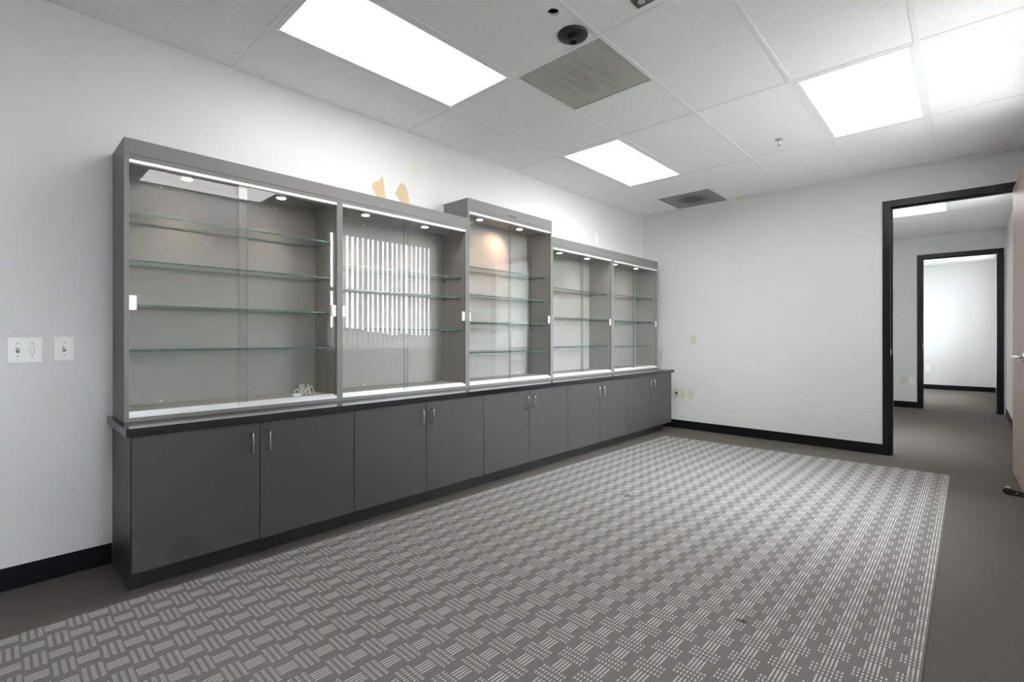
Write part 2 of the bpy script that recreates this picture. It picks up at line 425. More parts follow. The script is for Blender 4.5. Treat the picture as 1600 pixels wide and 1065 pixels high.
# ---- ceilings: slab, tees and lay-in tiles
T = 0.6096
XA = 0.5427
def ceiling(name, x0, x1, y0, y1, xl, yl, skip, splits, label, hole=None):
    """xl/yl = grid lines; skip = cells (i, j) left open for a fitting; splits = {(i, j): y} half-cell tees"""
    bm = bmesh.new(); box(bm, x0, x1, y0, y1, H + 0.075, H + 0.117)
    c = struct(O(name, bm, M['plenum'], origin=((x0 + x1) / 2, (y0 + y1) / 2, H + 0.075)), label, 'ceiling')
    zf, zt, wd = H - 0.0015, H + 0.0012, 0.012
    for x in xl: B('t_bar', M['grid'], (x - wd, x + wd, y0, y1, zf, zf + 0.0022), c)
    xs = [x0] + xl + [x1]; ys = [y0] + yl + [y1]
    for i in range(len(xs) - 1):
        a = xs[i] + (wd if i else 0.022); b = xs[i + 1] - (wd if i < len(xs) - 2 else 0.022)
        if b - a < 0.03: continue
        for j in range(len(ys) - 1):
            if j: B('t_bar', M['grid'], (a, b, ys[j] - wd, ys[j] + wd, zf, zf + 0.0022), c)
            segs = [(ys[j], ys[j + 1])]
            if (i, j) in splits:
                s, use = splits[(i, j)]
                B('t_bar', M['grid'], (a, b, s - wd, s + wd, zf, zf + 0.0022), c)
                segs = [(ys[j], s), (s, ys[j + 1])]
                segs = [g for g, u in zip(segs, use) if u]
            elif (i, j) in skip: segs = []
            for p, q in segs:
                dims = (xs[i] + 0.004, xs[i + 1] - 0.004, p + 0.004, q - 0.004, zt, zt + 0.016)
                if dims[3] - dims[2] < 0.02: continue
                if hole and dims[0] < hole[0] < dims[1] and dims[2] < hole[1] < dims[3]:
                    bm = bmesh.new()
                    outer = [Vector((dims[0], dims[2], 0)), Vector((dims[1], dims[2], 0)), Vector((dims[1], dims[3], 0)), Vector((dims[0], dims[3], 0))]
                    ring = []
                    for k in range(24):
                        an = 2 * PI * k / 24; r = hole[2] * (1.0 + (0.22 if k in (13, 14) else 0.0) - (0.10 if k in (16, 17, 18) else 0))
                        ring.append(Vector((hole[0] + r * math.cos(an), hole[1] + r * math.sin(an), 0)))
                    flat = outer + ring
                    for z, fl in ((dims[4], False), (dims[5], True)):
                        vs = [bm.verts.new((p2.x, p2.y, z)) for p2 in flat]
                        for t3 in tessellate_polygon([outer, ring]): bm.faces.new([vs[q3] for q3 in t3])
                        if fl: hi = vs
                        else: lo = vs
                    for k in range(4): bm.faces.new((lo[k], lo[(k + 1) % 4], hi[(k + 1) % 4], hi[k]))
                    for k in range(24):
                        a1, b1 = 4 + k, 4 + (k + 1) % 24
                        bm.faces.new((lo[a1], lo[b1], hi[b1], hi[a1]))
                    O('ceiling_tile', bm, M['tile'], c)['label'] = 'tile with a round hole cut through it'
                else:
                    B('ceiling_tile', M['tile'], dims, c)
    e = 0.022
    for d in ((x0, x0 + e, y0, y1), (x1 - e, x1, y0, y1), (x0 + e, x1 - e, y0, y0 + e), (x0 + e, x1 - e, y1 - e, y1)):
        B('wall_angle', M['grid'], (*d, zf + 0.0005, zf + 0.004), c)
    return c
XG = [XA + i * T for i in range(5)]                         # A B C D E
YG = [-4.9763 + k * 2 * T for k in range(-3, 5)] + [-0.0995 + 0.02]
rowsY = YG                                                  # index j: cell j lies between ys[j] and ys[j+1]
# cell columns: 0 wall-A, 1 A-B, 2 B-C, 3 C-D, 4 D-E, 5 E-wall ; rows: 4: y -4.976..-3.757, 5: ..-2.538, 6: ..-1.319, 7: ..-0.08
skip = {(1, 4), (1, 6), (4, 6), (5, 4), }
splits = {(2, 5): (-4.9763 + 3 * T, (False, True)), (1, 7): (-4.9763 + 7 * T, (True, False))}
YG[-1] = -4.9763 + 8 * T + 0.018
ceiling('ceiling', 0.0, W, YR, 0.0, XG, YG, skip, splits, 'white lay-in tile ceiling of the cabinet room', hole=(1.694, -4.070, 0.030))
HX = [1.19, 1.80, 2.405, 3.012]
HY = [1.085, 2.304, 3.523]
ceiling('ceiling_hall', XL, W, 0.12, Y1, HX, HY, {(3, 1)}, {}, 'white lay-in tile ceiling seen through the doorway')
OY = [5.62, 6.84, 8.06]
ceiling('ceiling_office', XL, W, Y2, Y3, [1.19, 1.80, 2.41, 3.02], OY, {(2, 1)}, {}, 'white lay-in tile ceiling of the farthest room')

# ---- baseboards
def base(name, dims, label): struct(B(name, M['black_base'], dims, bev=0.0015), label, 'baseboard')
BH = 0.102; BT = 0.008
base('baseboard_left', (0.0, BT, YR, -5.5402, 0.0, BH), 'black vinyl baseboard left of the cabinets')
base('baseboard_back', (0.0, 2.566, -BT, 0.0, 0.0, BH), 'black vinyl baseboard along the far wall')
base('baseboard_right', (W - BT, W, YR, -0.015, 0.0, BH), 'black vinyl baseboard under the big window')
base('baseboard_rear', (BT, W - BT, YR, YR + BT, 0.0, BH), 'black vinyl baseboard behind the camera')
base('baseboard_hall_back', (XL, 2.566, Y1 - BT, Y1, 0.0, BH), 'black vinyl baseboard left of the second doorway')
base('baseboard_hall_right', (W - BT, W, 0.14, Y1 - 0.015, 0.0, BH), 'black vinyl baseboard along the right wall beyond the door')
base('baseboard_office_back', (XL, W - BT, Y3 - BT, Y3, 0.0, BH), 'black vinyl baseboard in the farthest room')
base('baseboard_office_right', (W - BT, W, Y2 + 0.02, Y3, 0.0, BH), 'black vinyl baseboard below the farthest window')

# ---- door frames
def frame(name, ya, yb, label):
    d = thing(name, ((DX0 + DX1) / 2, (ya + yb) / 2, 0), label, 'door frame'); d['kind'] = 'structure'
    f0, f1 = 0.050, 0.012
    def jamb(s):
        bm = bmesh.new(); e = DX0 if s < 0 else DX1; g = lambda a: e + s * a   # s = -1 left, +1 right
        def bx(a, b, y0, y1): box(bm, min(g(a), g(b)), max(g(a), g(b)), y0, y1, 0.0, DZ - 0.012 if b <= 0.001 and a < 0 else DZ + 0.048)
        bx(-f1, f0, ya - 0.012, ya - 0.0005); bx(-f1, f0, yb + 0.0005, yb + 0.012)     # faces
        bx(-f1, -0.0005, ya - 0.0005, yb + 0.0005)                                      # lining
        bx(-f1 - 0.014, -f1, ya + 0.040, ya + 0.085)                                    # stop
        return O('jamb', bm, M['black_frame'], d)
    jamb(-1); jamb(1)
    bm = bmesh.new()
    xa, xb = DX0 + f1, DX1 - f1
    for y0, y1 in ((ya - 0.012, ya - 0.0005), (yb + 0.0005, yb + 0.012)): box(bm, xa, xb, y0, y1, DZ - f1, DZ + 0.048)
    box(bm, xa, xb, ya - 0.0005, yb + 0.0005, DZ - f1, DZ - 0.0005)
    box(bm, xa + 0.014, xb - 0.014, ya + 0.040, ya + 0.085, DZ - f1 - 0.014, DZ - f1)
    O('header', bm, M['black_frame'], d)
    bm = bmesh.new(); box(bm, DX0 + f1, DX0 + f1 + 0.002, ya + 0.003, ya + 0.036, 0.955, 1.055)
    box(bm, DX0 + f1, DX0 + f1 + 0.007, ya - 0.0135, ya + 0.004, 0.978, 1.032)
    O('strike_plate', bm, M['chrome'], d)
    return d
d1 = frame('door_1', 0.0, 0.12, 'black steel frame of the near doorway with its door open against the right wall')
frame('door_2', Y1, Y2, 'black steel frame of the second doorway, farther back')

# the open leaf, hinged on the right jamb
hinge = Vector((3.500, -0.022, 0.0)); ang = math.radians(-1.55)
leaf_bm = bmesh.new(); box(leaf_bm, -0.046, -0.001, -0.915, -0.004, 0.012, 2.405); bevel(leaf_bm, 0.0015, 1)
me = bpy.data.meshes.new('door_leaf'); bmesh.ops.recalc_face_normals(leaf_bm, faces=leaf_bm.faces[:]); leaf_bm.to_mesh(me); leaf_bm.free()
me.materials.append(M['wood'])
leaf = bpy.data.objects.new('door_leaf', me); COL.objects.link(leaf); leaf.parent = d1
leaf.location = hinge - WL[d1]; leaf.rotation_euler = (0, 0, -ang)
leaf['label'] = 'grey brown wood veneer door leaf standing open'
def local_part(name, bm, m, par):
    me = bpy.data.meshes.new(name); bmesh.ops.recalc_face_normals(bm, faces=bm.faces[:]); bm.to_mesh(me); bm.free(); me.materials.append(m)
    o = bpy.data.objects.new(name, me); COL.objects.link(o); o.parent = par; return o
bm = bmesh.new(); yh, zh = -0.853, 1.005
lathe(bm, [(0.0335, 0.0), (0.0335, -0.010), (0.031, -0.0125)], (-0.046, yh, zh), 28, 'x')
lathe(bm, [(0.0115, 0.0), (0.0115, -0.052)], (-0.0585, yh, zh), 20, 'x')
tube(bm, [(-0.104, yh - 0.0125, zh), (-0.104, yh + 0.02, zh), (-0.104, yh + 0.112, zh)], 0.0108, 20)
local_part('door_handle', bm, M['chrome'], leaf)['label'] = 'satin chrome lever handle'
for zz in (0.25, 1.2, 2.15):
    bm = bmesh.new(); lathe(bm, [(0.0065, -0.05), (0.0065, 0.05)], (0.0055, 0.0045, zz), 12, 'z'); local_part('hinge', bm, M['chrome'], leaf)

# ---- windows: frame, panes, transom, sill
def window(name, ya, yb, label):
    w = thing(name, (W + 0.13, (ya + yb) / 2, WZ0), label, 'window'); w['kind'] = 'structure'
    x0, x1 = W + 0.105, W + 0.160; f = 0.045
    bm = bmesh.new()
    box(bm, x0, x1, ya, ya + f, WZ0, WZ1); box(bm, x0, x1, yb - f, yb, WZ0, WZ1)
    box(bm, x0, x1, ya + f, yb - f, WZ0, WZ0 + f); box(bm, x0, x1, ya + f, yb - f, WZ1 - f, WZ1)
    O('window_frame', bm, M['alu'], w)
    B('transom', M['alu'], (x0, x1, ya + f, yb - f, 1.775, 1.825), w)
    for za, zb in ((WZ0 + f, 1.775), (1.825, WZ1 - f)):
        B('window_pane', M['window_glass'], (W + 0.130, W + 0.136, ya + f, yb - f, za, zb), w)
    B('window_sill', M['wall'], (W - 0.012, W + 0.104, ya + 0.001, yb - 0.001, WZ0, WZ0 + 0.012), w, bev=0.002)
window('window_1', *WIN[0], 'wide window opposite the cabinets')
window('window_2', *WIN[1], 'window in the room beyond the doorway')
window('window_3', *WIN[2], 'window lighting the farthest room')
window('window_added_fill', *WIN[3], 'unseen window added beside the camera to fill the left side with light')  # added window, out of view: fill light for left wall and cabinets

# ---- outdoors seen past the blinds
bm = bmesh.new(); box(bm, W + 0.4, 160, -120, 140, -4.2, -4.0)
struct(O('ground', bm, M['lot']), 'ground outside the windows', 'ground')
bm = bmesh.new()
rows = []
for i in range(10):
    x = 60 + i * 9.0; r = []
    for j in range(60):
        y = -110 + j * 4.2
        hgt = -4.0 + (i / 9) * (6.2 + 1.3 * math.sin(j * 0.33) + 0.8 * math.sin(j * 0.9 + 1) + random.uniform(-0.5, 0.5))
        r.append(bm.verts.new((x, y, hgt)))
    rows.append(r)
for i in range(9):
    for j in range(59): bm.faces.new((rows[i][j], rows[i + 1][j], rows[i + 1][j + 1], rows[i][j + 1]))
struct(O('ground_hill', bm, M['hill']), 'low brown green hillside outside the windows', 'hill')

# ------------------------------------------------------------------ ceiling fittings
def troffer(xa, xb, ya, yb, label):
    t = thing('ceiling_light', ((xa + xb) / 2, (ya + yb) / 2, H), label, 'ceiling light', 'flat white ceiling light panels')
    f = 0.026; z0, z1 = H - 0.0025, H + 0.020
    xa += 0.0125; xb -= 0.0125; ya += 0.0125; yb -= 0.0125
    bm = bmesh.new()
    box(bm, xa, xa + f, ya, yb, z0, z1); box(bm, xb - f, xb, ya, yb, z0, z1)
    box(bm, xa + f, xb - f, ya, ya + f, z0, z1); box(bm, xa + f, xb - f, yb - f, yb, z0, z1)
    box(bm, xa, xb, ya, yb, z1 + 0.0005, H + 0.062)
    O('light_frame', bm, M['grid'], t)
    B('light_lens', M['lens'], (xa + f, xb - f, ya + f, yb - f, H + 0.003, H + 0.007), t)
    c0 = None
    for x, y in ((xa + 0.013, ya + 0.016), (xb - 0.013, ya + 0.016), (xa + 0.013, yb - 0.016), (xb - 0.013, yb - 0.016)):
        if c0 is None: bx0 = (x, y); c0 = B('lens_clip', M['white_plastic'], (x - 0.006, x + 0.006, y - 0.008, y + 0.008, z0 - 0.004, z0 - 0.0003), t, origin=(x, y, z0))
        else: dup(c0, (x - bx0[0], y - bx0[1], 0))
r = lambda k: -4.9763 + k * T
gx = lambda i: XA + i * T
troffer(gx(0), gx(1), r(0), r(2), 'largest lit ceiling panel, above the left end of the cabinets')
troffer(gx(0), gx(1), r(4), r(6), 'lit ceiling panel near the far left corner')
troffer(gx(3), gx(4), r(4), r(6), 'lit ceiling panel at upper right, before the doorway')
troffer(gx(4), W, r(0), r(2), 'lit ceiling panel beside the camera, seen only as a reflection in the cabinet glass')
troffer(HX[2], HX[3], HY[0], HY[1], 'lit ceiling panel seen through the near doorway')
troffer(1.80, 2.41, OY[0], OY[1], 'unseen ceiling panel added to light the farthest room, out of sight above the doorway')  # added lamp, hidden by the door header, brightens the far room

M['grille1'] = m_grille('dusty_perforated_grille', (0.52, 0.505, 0.475, 1), (0.27, 0.25, 0.225, 1), gx(1) + T / 2, r(2) + T / 2, 0.235, 0.235, 0.45, True)
M['grille2'] = m_grille('sooty_perforated_grille', (0.33, 0.33, 0.325, 1), (0.060, 0.060, 0.058, 1), gx(0) + T / 2, r(7) + T / 2, 0.20, 0.20, 0.9, False)
def grille(xa, ya, m, label):
    xb, yb = xa + T, ya + T
    t = thing('return_air_grille', ((xa + xb) / 2, (ya + yb) / 2, H), label, 'air vent', 'square perforated ceiling grilles')
    xa += 0.0125; xb -= 0.0125; ya += 0.0125; yb -= 0.0125; f = 0.010
    bm = bmesh.new(); z0, z1 = H - 0.001, H + 0.012
    box(bm, xa, xa + f, ya, yb, z0, z1); box(bm, xb - f, xb, ya, yb, z0, z1)
    box(bm, xa + f, xb - f, ya, ya + f, z0, z1); box(bm, xa + f, xb - f, yb - f, yb, z0, z1)
    box(bm, xa, xb, ya, yb, z1 + 0.0005, H + 0.05)
    O('grille_frame', bm, m, t)
    B('perforated_panel', m, (xa + f, xb - f, ya + f, yb - f, H + 0.002, H + 0.004), t)
grille(gx(1), r(2), M['grille1'], 'dusty square ceiling grille beside the largest light panel')
grille(gx(0), r(7), M['grille2'], 'dark sooty square ceiling grille at the far wall')

# black ceiling camera mount
t = thing('ceiling_camera', (1.663, -3.862, H), 'round black ceiling camera mount beside the dusty grille', 'camera')
bm = bmesh.new(); lathe(bm, [(0.079, 0.0), (0.080, -0.006), (0.077, -0.011), (0.070, -0.014), (0.034, -0.016)], (1.663, -3.862, H + 0.003), 48)
O('base_plate', bm, M['black_plastic'], t)
bm = bmesh.new(); lathe(bm, [(0.031, 0.0), (0.031, -0.022), (0.028, -0.026), (0.022, -0.026), (0.020, -0.012), (0.001, -0.012)], (1.663, -3.862, H - 0.013), 32)
O('lens_barrel', bm, M['black_plastic'], t)
bm = bmesh.new(); lathe(bm, [(0.0755, 0.0), (0.0765, -0.0012), (0.0775, 0.0)], (1.663, -3.862, H - 0.0085), 48)
O('trim_ring', bm, M['steel_dark'], t)
# ceiling duplex outlet in a grey steel cover
t = thing('ceiling_outlet', (2.074, -3.851, H), 'grey steel outlet plate with two ivory sockets on a ceiling tile', 'outlet')
bm = bmesh.new(); box(bm, 2.016, 2.132, -3.888, -3.815, H - 0.0045, H + 0.003); bevel(bm, 0.0012); O('cover_plate', bm, M['steel_dark'], t)
sk = None
for x in (2.0545, 2.0935):
    bm = bmesh.new(); lathe(bm, [(0.0168, 0.0), (0.0168, -0.0015), (0.015, -0.0022)], (x, -3.8515, H - 0.0046), 24); s_ = O('socket', bm, M['ivory'], t)
    bm = bmesh.new()
    for dy in (-0.006, 0.006): box(bm, x - 0.001, x + 0.007, -3.8515 + dy - 0.001, -3.8515 + dy + 0.001, H - 0.0073, H - 0.0069)
    box(bm, x - 0.009, x - 0.005, -3.8535, -3.8495, H - 0.0073, H - 0.0069); O('socket_slots', bm, M['slot'], s_)
# sprinkler
t = thing('sprinkler_head', (2.068, -1.607, H), 'small chrome sprinkler head on a tile left of the right light panel', 'sprinkler')
bm = bmesh.new(); lathe(bm, [(0.036, 0.0), (0.035, -0.004), (0.020, -0.010), (0.012, -0.011)], (2.068, -1.607, H + 0.003), 28); O('escutcheon', bm, M['chrome'], t)
bm = bmesh.new(); lathe(bm, [(0.008, 0.0), (0.008, -0.014), (0.005, -0.016), (0.005, -0.040)], (2.068, -1.607, H - 0.0075), 14)
for s in (-1, 1): tube(bm, [(2.068 + s * 0.007, -1.607, H - 0.018), (2.068 + s * 0.012, -1.607, H - 0.032), (2.068, -1.607, H - 0.046)], 0.002, 6)
O('nozzle', bm, M['chrome'], t)
bm = bmesh.new(); lathe(bm, [(0.016, 0.0), (0.016, -0.0015), (0.003, -0.003)], (2.068, -1.607, H - 0.048), 20); O('deflector', bm, M['chrome'], t)
# tape at the wall angle
bm = bmesh.new(); box(bm, -0.055, 0.055, -0.046, 0.046, -0.0035, -0.0015); 
for v in bm.verts: v.co.z -= 0.010 * (1 if v.co.x < 0 else 0.2)
bmesh.ops.rotate(bm, verts=bm.verts[:], cent=(0, 0, 0), matrix=Matrix.Rotation(0.12, 3, 'Z'))
bmesh.ops.translate(bm, verts=bm.verts[:], vec=(1.285, -0.120, H - 0.001))
tag(O('tape_strip', bm, M['cream_tape'], origin=(1.285, -0.12, H)), 'cream tape strip stuck to the ceiling beside the sooty grille', 'tape')

# ------------------------------------------------------------------ base cabinets and worktop
ZB0, ZB1 = 0.100, 0.711; XD = 0.500; DW = 0.5322
yb = [-5.538 + i * 2 * DW for i in range(6)]
base_labels = ['charcoal two-door base cabinet at the left end, a round stain on its left door',
               'charcoal two-door base cabinet, second from the left end',
               'charcoal two-door base cabinet in the middle, under the tall display case',
               'charcoal two-door base cabinet, second from the far wall',
               'charcoal two-door base cabinet at the far end, next to the wall outlets']
def handle_bm(y):
    bm = bmesh.new(); z0, z1, x0, x1, rr = 0.558, 0.658, XD, XD + 0.030, 0.011
    pts = [(x0, y, z0)]
    for k in range(6): a = PI / 2 * k / 5; pts.append((x1 - rr + rr * math.sin(a), y, z0 + rr - rr * math.cos(a)))
    for k in range(6): a = PI / 2 * k / 5; pts.append((x1 - rr + rr * math.cos(a), y, z1 - rr + rr * math.sin(a)))
    pts.append((x0, y, z1))
    tube(bm, pts, 0.0042, 10); return bm
for i in range(5):
    a, b = yb[i], yb[i + 1]; m_ = (a + b) / 2
    c = thing('base_cabinet', (0.25, m_, 0), base_labels[i], 'cabinet', 'charcoal base cabinets under the worktop')
    bm = bmesh.new()
    box(bm, 0.004, XD - 0.022, a + 0.0005, b - 0.0005, ZB0, ZB1)
    O('carcass', bm, M['doors'], c)
    if i in (0, 4):      # finished end panel with a toe notch
        ya, yb_ = (a - 0.018 + 0.0185, a + 0.018) if i == 0 else (b - 0.018, b - 0.0005)
        bm = bmesh.new(); xt = 0.4135 if i == 0 else 0.36
        if i == 0: poly_prism(bm, [(0.009, 0.0), (xt, 0.0), (xt, ZB0), (XD - 0.021, ZB0), (XD - 0.021, ZB1), (0.009, ZB1)], 'y', a - 0.0012, a)
        else: poly_prism(bm, [(0.009, 0.0), (xt, 0.0), (xt, ZB0), (XD - 0.021, ZB0), (XD - 0.021, ZB1), (0.009, ZB1)], 'y', b, b + 0.0012)
        O('end_panel', bm, M['doors'], c)
    B('toe_kick', M['toe'], (0.009, 0.412, a + 0.0005, b - 0.0005 - (0.055 if i == 4 else 0), 0.0, ZB0 - 0.0005), c)
    for s, (p, q) in ((-1, (a + 0.002, m_ - 0.002)), (1, (m_ + 0.002, b - 0.002))):
        dr = B('door', M['door_stain'] if (i == 0 and s < 0) else M['doors'], (XD - 0.019, XD, p, q, ZB0 + 0.003, ZB1 - 0.004), c, bev=0.0008)
        if i == 0 and s < 0: dr['label'] = 'door with a round dark stain'
        O('handle', handle_bm(m_ + s * 0.0415), M['chrome'], dr)
bm = bmesh.new(); box(bm, 0.0015, 0.525, -5.5605, -0.186, 0.7125, 0.7485); bevel(bm, 0.0018, 2)
tag(O('worktop', bm, M['top'], origin=(0.26, -2.87, 0.7125)), 'long black worktop lying on the five base cabinets', 'worktop')

# ------------------------------------------------------------------ display cases
ZC = 0.749
PX = 0.313
pull_bm_cache = {}
def display(name, label, bays, ztop, ztrk, shelves, pucks, caps, ya, yb_):
    """bays = [(y0, y1, overlap0, overlap1)] clear openings; shelves = list of z per bay"""
    c = thing(name, (PX / 2, (ya + yb_) / 2, ZC), label, 'display cabinet', 'grey glass-fronted display cases')
    zc = ztrk + 0.040                         # underside of the cornice
    zi = ztrk + 0.020                         # underside of the top panel
    t = 0.019
    sides = [(ya, bays[0][0])] + [(bays[k][1], bays[k + 1][0]) for k in range(len(bays) - 1)] + [(bays[-1][1], yb_)]
    for k, (p, q) in enumerate(sides):
        bm = bmesh.new(); box(bm, 0.0025, PX, p, q, ZC, zc - 0.0003)
        for f in bm.faces:
            f.normal_update(); y_ = f.calc_center_median().y
            if abs(f.normal.y) > 0.9 and ((k < len(sides) - 1 and y_ > (p + q) / 2) or (k > 0 and y_ < (p + q) / 2)): f.material_index = 1
        O('side_panel' if k in (0, len(sides) - 1) else 'divider', bm, [M['laminate'], M['laminate_in']], c)
    y0, y1 = bays[0][0], bays[-1][1]
    for (p, q, o0, o1) in bays:
        B('back_panel', M['laminate_in'], (0.0025, 0.018, p + 0.0002, q - 0.0002, ZC + 0.043, zi), c)
        B('bottom_panel', M['laminate_in'], (0.0025, 0.272, p + 0.0002, q - 0.0002, ZC, ZC + 0.042), c)
        B('top_panel', M['laminate_in'], (0.0025, 0.272, p + 0.0002, q - 0.0002, zi + 0.0003, zc - 0.0005), c)
        B('front_rail', M['laminate'], (0.2725, PX - 0.001, p + 0.0002, q - 0.0002, ZC, ZC + 0.0190), c)
        B('top_rail', M['laminate'], (0.2725, PX - 0.002, p + 0.0002, q - 0.0002, ztrk + 0.0155, zc - 0.0005), c)
        # aluminium channels with two grooves
        bm = bmesh.new(); zb = ZC + 0.0193
        box(bm, 0.2725, PX - 0.0005, p + 0.0003, q - 0.0003, zb, zb + 0.012)
        for x, hh in ((0.2725, 0.026), (0.2895, 0.024), (PX - 0.0025, 0.016)): box(bm, x, x + 0.002, p + 0.0003, q - 0.0003, zb + 0.012, zb + hh)
        O('lower_track', bm, M['alu'], c)
        bm = bmesh.new(); zb = ztrk
        box(bm, 0.2725, PX - 0.0005, p + 0.0003, q - 0.0003, zb + 0.010, zb + 0.0153)
        for x in (0.2725, 0.2895, PX - 0.0025): box(bm, x, x + 0.002, p + 0.0003, q - 0.0003, zb, zb + 0.010)
        O('upper_track', bm, M['alu'], c)
        # sliding panes: the left one runs behind the right one
        for s, (pa, pb, xg) in ((-1, (p + 0.0015, o1, 0.280)), (1, (o0, q - 0.0015, 0.2985))):
            bm = bmesh.new(); box(bm, xg, xg + 0.005, pa, pb, ZC + 0.032, ztrk + 0.009, 0, ('y', 1))
            g = O('sliding_glass_door', bm, [M['glass'], M['edge']], c)
            e = pa if s < 0 else pb
            bm = bmesh.new(); w0, w1 = (e + 0.001, e + 0.031) if s < 0 else (e - 0.031, e - 0.001)
            box(bm, xg + 0.0052, xg + 0.0072, w0, w1, 1.278, 1.348)
            fl_ = (w1 - 0.003, w1) if s < 0 else (w0, w0 + 0.003)
            box(bm, xg + 0.0072, xg + 0.0135, fl_[0], fl_[1], 1.278, 1.348)
            O('finger_pull', bm, M['alu'], g)
    # cornice: front board and returns over the carcass
    bm = bmesh.new(); box(bm, 0.0025, PX, ya, yb_, zc, ztop); O('cornice', bm, M['laminate'], c)
    for (p, q, o0, o1), zs in zip(bays, shelves):
        for z in zs:
            bm = bmesh.new(); box(bm, 0.024, 0.262, p + 0.004, q - 0.004, z - 0.0085, z, 0, ({'x', 'y'}, 1))
            sh = O('glass_shelf', bm, [M['shelf_glass'], M['edge']], c)
            for x in (0.06, 0.225):
                for yy in (p + 0.008, q - 0.008):
                    B('shelf_clip', M['steel_dark'], (x - 0.010, x + 0.010, yy - 0.0079, yy + 0.0079, z - 0.0145, z - 0.0087), sh)
    for (y, hot) in pucks:
        x = 0.215
        bm = bmesh.new(); lathe(bm, [(0.033, 0.0), (0.034, -0.008), (0.032, -0.019), (0.0265, -0.0205)], (x, y, zi), 28)
        pk = O('puck_light', bm, M['chrome'], c)
        bm = bmesh.new(); lathe(bm, [(0.0255, 0.0), (0.024, -0.0025), (0.001, -0.003)], (x, y, zi - 0.0206), 24)
        O('puck_lens', bm, M['puck_lens_warm'] if hot else M['puck_lens'], pk)
        ld = bpy.data.lights.new('puck_lamp', 'SPOT'); ld.energy = PUCK * (3.0 if hot else 1.0)
        ld.color = (1.0, 0.62, 0.40) if hot else (1.0, 0.78, 0.60)
        ld.spot_size = math.radians(100 if hot else 92); ld.spot_blend = 1.0; ld.shadow_soft_size = 0.02
        lo = bpy.data.objects.new('puck_lamp', ld); COL.objects.link(lo); lo.parent = pk
        lo.location = Vector((x, y, zi - 0.026)) - WL[pk]
        lo.rotation_euler = (math.radians(-28), math.radians(34), 0) if hot else (0, math.radians(14), 0)
    for (y, z) in caps:
        bm = bmesh.new(); lathe(bm, [(0.0065, 0.0), (0.0065, 0.002), (0.004, 0.0032)], (0.0181, y, z), 12, 'x'); O('screw_cap', bm, M['white_plastic'], c)
    return c

A0, A1, Am = -5.537, -3.4035, (-4.487, -4.449)
bayA = [(A0 + 0.019, Am[0], -5.044, -4.994), (Am[1], A1 - 0.019, -3.984, -3.941)]
dA = display('display_cabinet', 'long two-bay grey glass display case at the left end of the worktop', bayA, 2.084, 1.972,
        [[1.748, 1.522, 1.306, 1.087], [1.619, 1.463, 1.208]],
        [(-5.262, 0), (-4.785, 0), (-4.232, 0), (-3.742, 0)],
        [(-5.335, 0.806), (-5.335, 1.955), (-4.746, 1.955), (-4.131, 0.806), (-3.525, 0.806), (-4.136, 1.955), (-3.519, 1.955)], A0, A1)
B0, B1 = -3.4030, -2.3425
dB = display('display_cabinet', 'tallest single-bay grey glass display case in the middle of the worktop', [(B0 + 0.0215, B1 - 0.0195, -2.917, -2.877)], 2.245, 2.124,
        [[1.719, 1.496, 1.274, 1.025]], [(-3.182, 0), (-2.690, 1)], [(-3.25, 0.806), (-2.48, 0.806)], B0, B1)
C0, C1 = -2.3420, -0.203
Cm = (-1.292, -1.240)
dC = display('display_cabinet', 'long two-bay grey glass display case at the far end of the worktop', [(C0 + 0.0195, Cm[0], -1.851, -1.795), (Cm[1], C1 - 0.019, -0.794, -0.741)], 2.099, 1.984,
        [[1.630, 1.344, 1.054], [1.634, 1.341, 1.044]], [(-2.100, 0), (-1.618, 0), (-1.060, 0), (-0.580, 0)],
        [(-1.667, 0.806), (-1.667, 1.965), (-0.414, 0.806), (-0.414, 1.965)], C0, C1)
# little dark lettering plate on the tall case's cornice
fc = bpy.data.curves.new('cornice_lettering', 'FONT'); fc.body = 'ATPGAR'; fc.size = 0.026; fc.extrude = 0.0006
fc.align_x = 'LEFT'; fc.space_character = 1.1
fo = bpy.data.objects.new('lettering_curve', fc); COL.objects.link(fo)
lm = bpy.data.meshes.new_from_object(fo.evaluated_get(bpy.context.evaluated_depsgraph_get()))
bpy.data.objects.remove(fo); bpy.data.curves.remove(fc)
lm.materials.clear(); lm.materials.append(M['slot'])
lt = bpy.data.objects.new('lettering', lm); COL.objects.link(lt); lt.parent = dB
lt.location = Vector((PX + 0.0007, -2.943, 2.176)) - WL[dB]; lt.rotation_euler = (PI / 2, 0, PI / 2)
B('scribe_strip', M['alu'], (0.003, 0.018, B0 - 0.003, B0 - 0.0003, 2.10, 2.236), dB)

# ------------------------------------------------------------------ loose things
# tangle of white cable in the first case
t = thing('cable_bundle', (0.215, -4.655, ZC + 0.042), 'small tangle of white cable lying in the left display case', 'cable')
bm = bmesh.new(); zb = ZC + 0.0455
rnd = random.Random(3)
def loop(y, hgt, wid, lean, x):
    pts = []
    for k in range(15):
        a = PI * k / 14
        pts.append((x + lean * math.sin(a) + 0.004 * math.sin(k), y - wid * math.cos(a) + 0.3 * wid * math.sin(2 * a), zb + hgt * math.sin(a)))
    tube(bm, pts, 0.0028, 7)
for (y, hh, w_, ln, x) in ((-4.668, 0.070, 0.012, 0.012, 0.20), (-4.650, 0.062, 0.016, -0.01, 0.215), (-4.637, 0.048, 0.018, 0.01, 0.23), (-4.622, 0.066, 0.014, 0.00, 0.21), (-4.610, 0.055, 0.022, 0.012, 0.22), (-4.66, 0.040, 0.02, -0.015, 0.235), (-4.63, 0.035, 0.03, 0.02, 0.20)): loop(y, hh, w_, ln, x)
O('cable_loops', bm, M['cable'], t)
bm = bmesh.new()
